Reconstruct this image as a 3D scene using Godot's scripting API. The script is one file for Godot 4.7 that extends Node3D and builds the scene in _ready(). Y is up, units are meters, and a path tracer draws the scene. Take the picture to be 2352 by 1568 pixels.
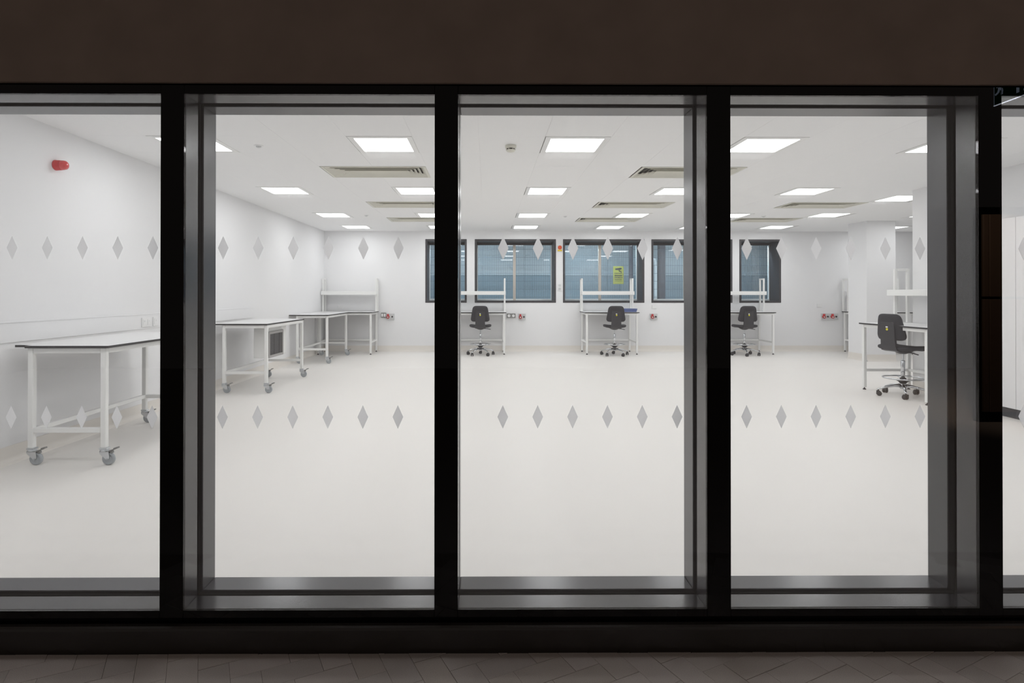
extends Node3D
# A white laboratory seen at night through a dark glazed shop front. Metres, y up; the room lies towards -z.

const EYE := 1.29            # camera height over the room's floor
const CEIL := 2.69
const GLASS := -2.2          # outer glass skin
const BACK := -12.97         # back wall
const LEFT := -3.637
const RIGHT := 5.76
const TILE_X := 0.593
const TILE_Z := 0.611
const BENCH := 0.9

var M := {}
var taken := {}
var rng := RandomNumberGenerator.new()


func _ready() -> void:
	rng.seed = 7
	# ---------------------------------------------------------------- camera
	var cam := Camera3D.new()
	cam.name = "camera"
	cam.projection = Camera3D.PROJECTION_FRUSTUM
	cam.near = 0.05
	cam.far = 120.0
	cam.keep_aspect = Camera3D.KEEP_HEIGHT
	cam.size = 0.05 * 1568.0 / 1329.757
	cam.frustum_offset = Vector2(0.05 * (1176.0 - 1126.47) / 1329.757, -0.05 * (784.0 - 669.06) / 1329.757)
	cam.position = Vector3(0, EYE, 0)
	cam.rotation = Vector3(deg_to_rad(0.22682), deg_to_rad(-0.37457), deg_to_rad(0.0246))
	add_child(cam)
	cam.current = true
	# ---------------------------------------------------------------- night sky, exposure
	var we := WorldEnvironment.new()
	we.name = "environment"
	var env := Environment.new()
	env.background_mode = Environment.BG_COLOR
	env.background_color = Color(0.108, 0.093, 0.084).linear_to_srgb()
	env.tonemap_mode = Environment.TONE_MAPPER_LINEAR
	env.tonemap_exposure = 1.0
	env.sdfgi_enabled = true
	env.ssao_enabled = true
	env.ssil_enabled = true
	we.environment = env
	add_child(we)
	materials()
	# ---------------------------------------------------------------- light in the room: see ceiling_light()
	ceiling_lights()
	shell()
	front_glazing()
	back_windows()
	yard()
	benches()
	stools()
	wall_fittings()
	ceiling_fittings()
	pavement()
	across_the_way()


# ==================================================================== materials
func mat(key: String, c: Color, rough: float, metal := 0.0, spec := 0.5) -> StandardMaterial3D:
	var m := StandardMaterial3D.new()
	m.resource_name = key
	m.albedo_color = c
	m.roughness = rough
	m.metallic = metal
	m.metallic_specular = spec
	M[key] = m
	return m


func c8(r: int, g: int, b: int) -> Color:
	return Color(r / 255.0, g / 255.0, b / 255.0)


func speckle(freq: float, lo: Color, hi: Color, size := 512, octaves := 3, sd := 1) -> NoiseTexture2D:
	var n := FastNoiseLite.new()
	n.seed = sd
	n.frequency = freq
	n.noise_type = FastNoiseLite.TYPE_SIMPLEX
	n.fractal_octaves = octaves
	var t := NoiseTexture2D.new()
	t.width = size
	t.height = size
	t.seamless = true
	t.noise = n
	var g := Gradient.new()
	g.set_color(0, lo)
	g.set_color(1, hi)
	t.color_ramp = g
	return t


func bumps(freq: float, strength: float, size := 512, sd := 3) -> NoiseTexture2D:
	var n := FastNoiseLite.new()
	n.seed = sd
	n.frequency = freq
	var t := NoiseTexture2D.new()
	t.width = size
	t.height = size
	t.seamless = true
	t.noise = n
	t.as_normal_map = true
	t.bump_strength = strength
	return t


func world_map(m: StandardMaterial3D, per_metre: float) -> void:
	m.uv1_triplanar = true
	m.uv1_world_triplanar = true
	m.uv1_scale = Vector3.ONE * per_metre


func materials() -> void:
	mat("wall", c8(243, 243, 244), 0.55, 0.0, 0.4)
	mat("ceiling", c8(252, 252, 252), 0.9, 0.0, 0.3)
	mat("skirting", c8(236, 231, 224), 0.45)
	var f := mat("floor", Color.WHITE, 0.42, 0.0, 0.45)
	f.albedo_texture = speckle(0.09, c8(238, 234, 229), c8(248, 245, 241), 1024, 3, 11)
	world_map(f, 1.4)
	mat("powder_white", c8(247, 247, 245), 0.35)
	mat("laminate", c8(238, 238, 238), 0.3)
	mat("laminate_core", c8(40, 40, 43), 0.45)
	mat("chrome", c8(205, 207, 210), 0.14, 1.0)
	mat("zinc", c8(208, 211, 215), 0.34, 1.0)
	mat("castor_grey", c8(172, 177, 181), 0.5)
	mat("black_plastic", c8(45, 45, 48), 0.5)
	var pu := mat("seat_foam", c8(50, 50, 55), 0.6, 0.0, 0.4)
	pu.normal_enabled = true
	pu.normal_texture = bumps(0.2, 1.5)
	pu.normal_scale = 0.15
	pu.uv1_triplanar = true
	pu.uv1_scale = Vector3.ONE * 9.0
	mat("seat_shell", c8(48, 48, 53), 0.42)
	var al := mat("frame_grey", c8(40, 40, 46), 0.22, 0.0, 0.9)
	al.normal_enabled = true
	al.normal_texture = bumps(0.25, 1.0, 512, 8)
	al.normal_scale = 0.06
	world_map(al, 6.0)
	mat("gasket", c8(6, 6, 7), 0.8, 0.0, 0.2)
	mat("black_glass", c8(2, 2, 3), 0.0, 0.0, 0.38)
	var fa := mat("fascia", c8(158, 142, 132), 0.75, 0.0, 0.3)
	fa.albedo_texture = speckle(0.01, c8(238, 238, 238), c8(255, 255, 255), 512, 3, 5)
	world_map(fa, 0.6)
	mat("sill_dark", c8(36, 32, 29), 0.22, 0.0, 0.6)
	var g := mat("glass", Color(1, 1, 1, 0.02), 0.0)
	g.transparency = BaseMaterial3D.TRANSPARENCY_ALPHA
	var fr := mat("frosted_film", c8(202, 202, 205), 0.9, 0.0, 0.1)
	fr.backlight_enabled = true
	fr.backlight = Color(1.245, 1.245, 1.25)
	mat("window_grey", c8(60, 60, 64), 0.45)
	mat("window_white", c8(242, 250, 252), 0.4)
	mat("window_post", c8(214, 206, 196), 0.5)
	mat("clad_light", c8(186, 202, 208), 0.5)
	mat("clad_dark", c8(140, 162, 172), 0.5)
	mat("fence_wire", c8(84, 98, 108), 0.5)
	mat("fence_post", c8(72, 74, 82), 0.5)
	mat("concrete", c8(120, 122, 124), 0.9)
	mat("sign_yellow", c8(138, 138, 56), 0.5)
	mat("sign_black", c8(40, 42, 46), 0.5)
	mat("white_plastic", c8(244, 244, 244), 0.4)
	mat("grey_plastic", c8(212, 214, 214), 0.45)
	mat("metal_clad", c8(140, 140, 138), 0.4, 0.3)
	mat("red", c8(206, 52, 56), 0.35)
	mat("dark_red", c8(120, 20, 26), 0.4)
	var lens := mat("red_lens", c8(222, 50, 54), 0.12)
	lens.clearcoat_enabled = true
	lens.clearcoat = 1.0
	lens.clearcoat_roughness = 0.05
	mat("orange", c8(226, 84, 34), 0.4)
	mat("yellow", c8(240, 206, 20), 0.5)
	mat("badge_yellow", c8(226, 218, 40), 0.5)
	mat("tray_blue", c8(92, 108, 158), 0.45)
	mat("panel_slate", c8(58, 57, 60), 0.5)
	mat("panel_edge", c8(168, 166, 164), 0.45)
	mat("diffuser_beige", c8(226, 224, 212), 0.5)
	mat("plenum", c8(84, 84, 80), 0.9)
	mat("cupboard", c8(240, 240, 241), 0.4)
	mat("plinth_grey", c8(66, 66, 70), 0.5)
	mat("timber", c8(126, 106, 92), 0.5)
	for k in 4:
		var p := mat("paver_%d" % k, [c8(209, 200, 194), c8(204, 196, 191), c8(206, 197, 190), c8(212, 203, 198)][k], 0.85, 0.0, 0.3)
		p.albedo_texture = speckle(0.22, c8(196, 194, 192), c8(255, 255, 255), 512, 4, 20)
		p.normal_enabled = true
		p.normal_texture = bumps(0.3, 4.0, 512, 21)
		p.normal_scale = 0.5
		world_map(p, 3.2)
	mat("joint_sand", c8(150, 138, 130), 0.95)
	glow("panel_glow", Color(1.0, 1.0, 1.0), 6.0)
	glow("yard_glow", Color(0.8, 0.92, 1.0), 2.0)
	glow("edge_glow", Color(0.92, 0.94, 1.0), 7.0)
	glow("letter_glow", Color(0.84, 0.90, 1.0), 1.3)
	var gr := glow("exit_green", Color(0.1, 0.55, 0.3), 0.10)
	gr.albedo_color = c8(10, 60, 36)


func glow(key: String, c: Color, energy: float) -> StandardMaterial3D:
	var m := mat(key, c, 0.5)
	m.emission_enabled = true
	m.emission = c
	m.emission_energy_multiplier = energy
	return m


# ==================================================================== naming
func numbered(called: String, parent: Node = self) -> String:
	var key := str(parent.get_instance_id()) + called
	var n: int = taken.get(key, 0)
	taken[key] = n + 1
	return called if n == 0 else "%s_%03d" % [called, n]


func thing(called: String, label: String, category: String, at := Vector3.ZERO, turn := 0.0, group := "") -> Node3D:
	var o := Node3D.new()
	o.name = numbered(called)
	add_child(o, true)
	o.position = at
	o.rotation.y = turn
	tag(o, label, category, group)
	return o


func tag(o: Node, label: String, category: String, group := "") -> void:
	o.set_meta("label", label)
	o.set_meta("category", category)
	if group:
		o.set_meta("group", group)


func setting(called: String, label := "", category := "") -> Node3D:
	var o := Node3D.new()
	o.name = numbered(called)
	add_child(o, true)
	o.set_meta("kind", "structure")
	if label:
		tag(o, label, category)
	return o


func part(called: String, st: SurfaceTool, m: String, parent: Node = self, label := "") -> MeshInstance3D:
	var o := MeshInstance3D.new()
	o.name = numbered(called, parent)
	st.generate_normals()
	o.mesh = st.commit()
	o.material_override = M[m]
	parent.add_child(o, true)
	if label:
		o.set_meta("label", label)
	return o


func struct(called: String, st: SurfaceTool, m: String, label := "", category := "") -> MeshInstance3D:
	var o := part(called, st, m)
	o.set_meta("kind", "structure")
	if label:
		tag(o, label, category)
	return o


func share(called: String, mesh: Mesh, m: String, parent: Node, xf := Transform3D()) -> MeshInstance3D:
	var o := MeshInstance3D.new()
	o.name = numbered(called, parent)
	o.mesh = mesh
	o.material_override = M[m]
	o.transform = xf
	parent.add_child(o, true)
	return o


# ==================================================================== shapes
func mb() -> SurfaceTool:
	var st := SurfaceTool.new()
	st.begin(Mesh.PRIMITIVE_TRIANGLES)
	st.set_smooth_group(-1)
	return st


func done(st: SurfaceTool) -> ArrayMesh:
	st.generate_normals()
	return st.commit()


func tri(st: SurfaceTool, a: Vector3, b: Vector3, c: Vector3, out: Vector3) -> void:
	if (b - a).cross(c - a).dot(out) > 0.0:
		st.add_vertex(a); st.add_vertex(c); st.add_vertex(b)
	else:
		st.add_vertex(a); st.add_vertex(b); st.add_vertex(c)


func quad(st: SurfaceTool, a: Vector3, b: Vector3, c: Vector3, d: Vector3, out: Vector3) -> void:
	tri(st, a, b, c, out)
	tri(st, a, c, d, out)


# a box from corner to corner, its edges chamfered by e
func bx(st: SurfaceTool, lo: Vector3, hi: Vector3, e := 0.0, xf := Transform3D()) -> void:
	st.set_smooth_group(-1)
	var c := (lo + hi) / 2.0
	var h := (hi - lo) / 2.0
	e = minf(e, minf(h.x, minf(h.y, h.z)) * 0.9)
	var v := func(s: Vector3, axis: int) -> Vector3:
		var p := Vector3(h.x - e, h.y - e, h.z - e)
		p[axis] = h[axis]
		return xf * (c + p * s)
	for axis in 3:
		var u := (axis + 1) % 3
		var w := (axis + 2) % 3
		for s in [-1.0, 1.0]:
			var n := Vector3.ZERO
			n[axis] = s
			var q := []
			for k in [[-1, -1], [1, -1], [1, 1], [-1, 1]]:
				var sg := Vector3.ZERO
				sg[axis] = s; sg[u] = k[0]; sg[w] = k[1]
				q.append(v.call(sg, axis))
			quad(st, q[0], q[1], q[2], q[3], xf.basis * n)
			if e > 0.0:
				for t in [-1.0, 1.0]:
					var a := Vector3.ZERO
					a[axis] = s; a[u] = t; a[w] = -1
					var b := a
					b[w] = 1
					var out := Vector3.ZERO
					out[axis] = s; out[u] = t
					quad(st, v.call(a, axis), v.call(b, axis), v.call(b, u), v.call(a, u), xf.basis * out)
	if e > 0.0:
		for x in [-1.0, 1.0]:
			for y in [-1.0, 1.0]:
				for z in [-1.0, 1.0]:
					var s := Vector3(x, y, z)
					tri(st, v.call(s, 0), v.call(s, 1), v.call(s, 2), xf.basis * s)


func cb(st: SurfaceTool, c: Vector3, size: Vector3, e := 0.0, xf := Transform3D()) -> void:
	bx(st, c - size / 2.0, c + size / 2.0, e, xf)


# a profile of (radius, height) points turned round the y axis of xf
func lathe(st: SurfaceTool, prof: Array, segs := 24, xf := Transform3D(), smooth := 1) -> void:
	st.set_smooth_group(smooth)
	for i in prof.size() - 1:
		var p: Vector2 = prof[i]
		var q: Vector2 = prof[i + 1]
		var d := q - p
		for k in segs:
			var a := TAU * k / segs
			var b := TAU * (k + 1) / segs
			var am := (a + b) / 2.0
			var out := Vector3(cos(am) * d.y, -d.x, sin(am) * d.y)
			var pa := Vector3(cos(a) * p.x, p.y, sin(a) * p.x)
			var pb := Vector3(cos(b) * p.x, p.y, sin(b) * p.x)
			var qa := Vector3(cos(a) * q.x, q.y, sin(a) * q.x)
			var qb := Vector3(cos(b) * q.x, q.y, sin(b) * q.x)
			if p.x > 1e-6:
				tri(st, xf * pa, xf * pb, xf * qb, xf.basis * out)
			if q.x > 1e-6:
				tri(st, xf * pa, xf * qb, xf * qa, xf.basis * out)
	st.set_smooth_group(-1)


func tube(st: SurfaceTool, pts: Array, r: float, segs := 10, closed := false, smooth := 2) -> void:
	st.set_smooth_group(smooth)
	var n := pts.size()
	var rings := []
	var side := Vector3.ZERO
	for i in n:
		var a: Vector3 = pts[(i - 1 + n) % n] if closed or i > 0 else pts[i]
		var b: Vector3 = pts[(i + 1) % n] if closed or i < n - 1 else pts[i]
		var t := (b - a).normalized()
		if side == Vector3.ZERO:
			side = t.cross(Vector3.UP if absf(t.y) < 0.9 else Vector3.RIGHT).normalized()
		side = (side - t * side.dot(t)).normalized()
		var up := side.cross(t)
		var ring := []
		for k in segs:
			var w := TAU * k / segs
			ring.append([pts[i] + (side * cos(w) + up * sin(w)) * r, side * cos(w) + up * sin(w)])
		rings.append(ring)
	for i in (n if closed else n - 1):
		var p: Array = rings[i]
		var q: Array = rings[(i + 1) % n]
		for k in segs:
			var l := (k + 1) % segs
			quad(st, p[k][0], p[l][0], q[l][0], q[k][0], p[k][1] + p[l][1])
	st.set_smooth_group(-1)
	if not closed:
		for k in range(1, segs - 1):
			tri(st, rings[0][0][0], rings[0][k][0], rings[0][k + 1][0], pts[0] - pts[1])
			tri(st, rings[-1][0][0], rings[-1][k][0], rings[-1][k + 1][0], pts[-1] - pts[-2])


# corners of a polygon rounded by r
func rounded(poly: Array, r: float, steps := 5) -> PackedVector2Array:
	var out := PackedVector2Array()
	var n := poly.size()
	for i in n:
		var p: Vector2 = poly[i]
		var a: Vector2 = poly[(i - 1 + n) % n]
		var b: Vector2 = poly[(i + 1) % n]
		var ra := minf(r, p.distance_to(a) * 0.49)
		var rb := minf(r, p.distance_to(b) * 0.49)
		var s := p + (a - p).normalized() * ra
		var e := p + (b - p).normalized() * rb
		for k in steps + 1:
			var t := float(k) / steps
			out.append(s.lerp(p, t).lerp(p.lerp(e, t), t))
	return out


# a polygon in xy, thick from z0 to z1
func slab(st: SurfaceTool, poly: PackedVector2Array, z0: float, z1: float, xf := Transform3D()) -> void:
	st.set_smooth_group(-1)
	var idx := Geometry2D.triangulate_polygon(poly)
	for i in range(0, idx.size(), 3):
		for z in [z0, z1]:
			var p := [poly[idx[i]], poly[idx[i + 1]], poly[idx[i + 2]]]
			tri(st, xf * Vector3(p[0].x, p[0].y, z), xf * Vector3(p[1].x, p[1].y, z), xf * Vector3(p[2].x, p[2].y, z), xf.basis * Vector3(0, 0, z - (z0 + z1) / 2.0))
	var turn := 1.0 if Geometry2D.is_polygon_clockwise(poly) else -1.0
	for i in poly.size():
		var a := poly[i]
		var b := poly[(i + 1) % poly.size()]
		var d := (b - a) * turn
		quad(st, xf * Vector3(a.x, a.y, z0), xf * Vector3(b.x, b.y, z0), xf * Vector3(b.x, b.y, z1), xf * Vector3(a.x, a.y, z1), xf.basis * Vector3(-d.y, d.x, 0))


# rings of equal length joined by quads, first and last closed to their middles
func loft(st: SurfaceTool, rings: Array, middle: Vector3, smooth := 3) -> void:
	st.set_smooth_group(smooth)
	for i in rings.size() - 1:
		var p: PackedVector3Array = rings[i]
		var q: PackedVector3Array = rings[i + 1]
		for k in p.size():
			var l := (k + 1) % p.size()
			var f := (p[l] - p[k]).cross(q[k] - p[k])
			if f.length() < 1e-12:
				f = (q[l] - q[k]).cross(q[k] - p[k])
			var out := f if f.dot(p[k] + q[l] - middle * 2.0) > 0.0 else -f
			quad(st, p[k], p[l], q[l], q[k], out)
	for e in [0, rings.size() - 1]:
		var r: PackedVector3Array = rings[e]
		var c := Vector3.ZERO
		for v in r:
			c += v / r.size()
		for k in r.size():
			tri(st, c, r[k], r[(k + 1) % r.size()], c - middle)
	st.set_smooth_group(-1)


# a picture frame in xy between two rectangles, thick in z
func frame(st: SurfaceTool, o: Rect2, i: Rect2, z0: float, z1: float, e := 0.0) -> void:
	bx(st, Vector3(o.position.x, o.position.y, z0), Vector3(i.position.x, o.end.y, z1), e)
	bx(st, Vector3(i.end.x, o.position.y, z0), Vector3(o.end.x, o.end.y, z1), e)
	bx(st, Vector3(i.position.x, o.position.y, z0), Vector3(i.end.x, i.position.y, z1), e)
	bx(st, Vector3(i.position.x, i.end.y, z0), Vector3(i.end.x, o.end.y, z1), e)


# a board in the plane z with rectangular holes: strips round each hole (holes side by side, sorted by x, same height)
func holed(st: SurfaceTool, x0: float, x1: float, y0: float, y1: float, holes: Array, z0: float, z1: float) -> void:
	var x := x0
	for h in holes:
		bx(st, Vector3(x, y0, z0), Vector3(h[0], y1, z1))
		bx(st, Vector3(h[0], y0, z0), Vector3(h[1], h[2], z1))
		bx(st, Vector3(h[0], h[3], z0), Vector3(h[1], y1, z1))
		x = h[1]
	bx(st, Vector3(x, y0, z0), Vector3(x1, y1, z1))


# ==================================================================== lights
const LIGHT_ENERGY := 0.46

func light_spots() -> Array:
	var rows := [-3.01, -5.454, -7.898, -10.342, -12.175]
	var a := []
	for r in 5:
		for c in 5:
			a.append([0.82 + 1.779 * (c - 2), rows[r], r, c])
	a.append([6.09, -8.45, 2, 5])
	a.append([6.09, -10.262, 3, 5])
	a.append([6.09, -12.13, 4, 5])
	a.append([7.93, -10.25, 3, 6])
	a.append([8.53, -12.2, 4, 6])
	return a


func ceiling_lights() -> void:
	var row_words := ["row just behind the glazed front", "frontmost row in view", "second row in view", "third row in view", "row nearest the back wall"]
	var col_words := ["first from the left wall", "second from the left wall", "third from the left wall", "fourth from the left wall", "fifth from the left wall", "sixth from the left wall", "last on the right"]
	var fr := mb()
	frame(fr, Rect2(-0.29, -0.299, 0.58, 0.598), Rect2(-0.24, -0.24, 0.48, 0.48), -0.012, 0.004, 0.002)
	var fm := done(fr)
	var d := mb()
	bx(d, Vector3(-0.24, -0.24, -0.01), Vector3(0.24, 0.24, 0.0025))
	var dm := done(d)
	var hb := mb()
	bx(hb, Vector3(-0.2955, -0.3045, -0.055), Vector3(0.2955, 0.3045, -0.0101), 0.003)
	var hm := done(hb)
	var flat := Transform3D(Basis(Vector3.RIGHT, PI / 2), Vector3.ZERO)
	for s in light_spots():
		var t := thing("ceiling_light", "square white ceiling light, %s, %s" % [row_words[s[2]], col_words[s[3]]], "ceiling light", Vector3(s[0], CEIL, s[1]), 0.0, "LED panels in the ceiling")
		share("frame", fm, "powder_white", t, flat)
		share("housing", hm, "metal_clad", t, flat)
		share("diffuser", dm, "panel_glow", t, flat)
		var l := AreaLight3D.new()
		l.name = "lamp"
		l.area_size = Vector2(0.47, 0.47)
		l.light_color = Color(0.975, 0.99, 1.0)
		l.light_energy = LIGHT_ENERGY
		l.area_range = 30.0
		l.area_attenuation = 2.0
		l.shadow_enabled = true
		l.position = Vector3(0, -0.016, 0)
		l.rotation.x = -PI / 2
		t.add_child(l)


# ==================================================================== room shell
func shell() -> void:
	var st := mb()
	bx(st, Vector3(LEFT - 0.2, -0.2, -13.2), Vector3(10.4, 0, -2.46))
	struct("floor", st, "floor", "pale speckled vinyl floor of the laboratory", "floor")
	# ceiling of square tiles on a slab
	var c := setting("ceiling", "white tiled suspended ceiling with square lights", "ceiling")
	st = mb()
	bx(st, Vector3(LEFT - 0.2, CEIL + 0.07, -13.2), Vector3(10.4, CEIL + 0.27, -2.2))
	part("soffit", st, "ceiling", c)
	var gap := 0.0004
	st = mb()
	bx(st, Vector3(gap, 0, gap), Vector3(TILE_X - gap, 0.0085, TILE_Z - gap), 0.0008)
	var tile := done(st)
	var lamps := light_spots()
	var rest := mb()
	var grid := mb()
	var n := 0
	for kz in range(-5, 13):
		for kx in range(-5, 20):
			var x0 := -1.2555 + TILE_X * kx
			var z1 := -5.1485 - TILE_Z * kz
			var z0 := z1 - TILE_Z
			if z0 > -2.2 or x0 > 10.2 or z1 < BACK or x0 + TILE_X < LEFT or (x0 > RIGHT + 0.2 and z0 > -7.8):
				continue
			var skip := false
			for l in lamps:
				if l[0] > x0 + 0.1 and l[0] < x0 + TILE_X - 0.1 and l[1] > z0 + 0.1 and l[1] < z1 - 0.1:
					skip = true
			for u in units():
				if x0 + 0.3 > u.x - 0.6 and x0 + 0.3 < u.x + 0.6 and absf((z0 + z1) / 2.0 - u.y) < 0.2:
					skip = true
			if skip:
				continue
			bx(grid, Vector3(x0 - 0.012, CEIL + 0.0022, z0), Vector3(x0 + 0.012, CEIL + 0.02, z1))
			bx(grid, Vector3(x0 + 0.012, CEIL + 0.0022, z1 - 0.012), Vector3(x0 + TILE_X - 0.012, CEIL + 0.02, z1 + 0.012))
			if z1 > -4.0 or z0 < -10.5:
				bx(rest, Vector3(x0 + gap, CEIL, z0 + gap), Vector3(x0 + TILE_X - gap, CEIL + 0.0085, z1 - gap))
			else:
				share("ceiling_tile", tile, "ceiling", c, Transform3D(Basis(), Vector3(x0, CEIL, z0)))
				n += 1
	part("ceiling_grid", grid, "ceiling", c)
	part("tile_field", rest, "ceiling", c).set_meta("kind", "stuff")
	# walls
	st = mb()
	bx(st, Vector3(LEFT - 0.2, -0.1, -13.2), Vector3(LEFT, CEIL + 0.1, -2.2))
	struct("wall_left", st, "wall", "white left wall of the laboratory", "wall")
	st = mb()
	holed(st, LEFT - 0.2, 10.4, -0.1, CEIL + 0.1, window_holes(), BACK - 0.5, BACK)
	struct("wall_back", st, "wall", "white back wall with five dark framed windows", "wall")
	st = mb()
	bx(st, Vector3(RIGHT, -0.1, -7.79), Vector3(RIGHT + 0.2, CEIL + 0.1, -2.2))
	struct("wall_right", st, "wall", "white side wall behind the right bench and cupboards", "wall")
	st = mb()
	bx(st, Vector3(RIGHT + 0.2, -0.1, -7.79), Vector3(10.4, CEIL + 0.1, -7.6))
	struct("wall_recess", st, "wall")
	st = mb()
	bx(st, Vector3(10.2, -0.1, -13.2), Vector3(10.4, CEIL + 0.1, -7.79))
	struct("wall_far_right", st, "wall")
	st = mb()
	bx(st, Vector3(7.285, 0, -11.62), Vector3(7.845, CEIL + 0.004, -11.05), 0.004)
	var col := struct("column", st, "wall", "square white column standing before the back wall", "column")
	# coved vinyl skirting, the floor turned up the wall
	for b in [["baseboard_left", Vector3(LEFT, 0, -2.46), Vector3(LEFT, 0, BACK)], ["baseboard_back", Vector3(LEFT, 0, BACK), Vector3(10.2, 0, BACK)], ["baseboard_right", Vector3(RIGHT, 0, -7.79), Vector3(RIGHT, 0, -2.46)]]:
		st = mb()
		cove(st, b[1], b[2])
		struct(b[0], st, "skirting")
	st = mb()
	cove(st, Vector3(7.285, 0, -11.62), Vector3(7.285, 0, -11.05))
	cove(st, Vector3(7.285, 0, -11.05), Vector3(7.845, 0, -11.05))
	part("skirting", st, "skirting", col)
	# pale dado rail and panel line along the left wall
	st = mb()
	bx(st, Vector3(LEFT, 0.915, -9.0), Vector3(LEFT + 0.007, 1.08, -2.6), 0.002)
	bx(st, Vector3(LEFT + 0.007, 1.066, -9.0), Vector3(LEFT + 0.011, 1.08, -2.6), 0.001)
	struct("trim_1", st, "wall")


# from a to b with the wall on the left hand when walking
func cove(st: SurfaceTool, a: Vector3, b: Vector3) -> void:
	var d := (b - a).normalized()
	var out := d.cross(Vector3.UP)
	var prof := [Vector2(0.0, 0.13), Vector2(0.004, 0.13), Vector2(0.004, 0.05), Vector2(0.012, 0.022), Vector2(0.027, 0.008), Vector2(0.05, 0.001), Vector2(0.05, 0.0)]
	for i in prof.size() - 1:
		st.set_smooth_group(5 if i > 0 else -1)
		var p: Vector2 = prof[i]
		var q: Vector2 = prof[i + 1]
		var e := q - p
		quad(st, a + out * p.x + Vector3.UP * p.y, b + out * p.x + Vector3.UP * p.y, b + out * q.x + Vector3.UP * q.y, a + out * q.x + Vector3.UP * q.y, out * -e.y + Vector3.UP * e.x)


# ==================================================================== glazed front
# inner edges of the black bands, left to right
const BANDS := [[-2.274, -2.185], [-1.236, -1.147], [-0.198, -0.109], [0.839, 0.930], [1.880, 1.971], [2.918, 3.009]]
const OPEN_LO := 0.0926
const OPEN_HI := 2.047

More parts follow.
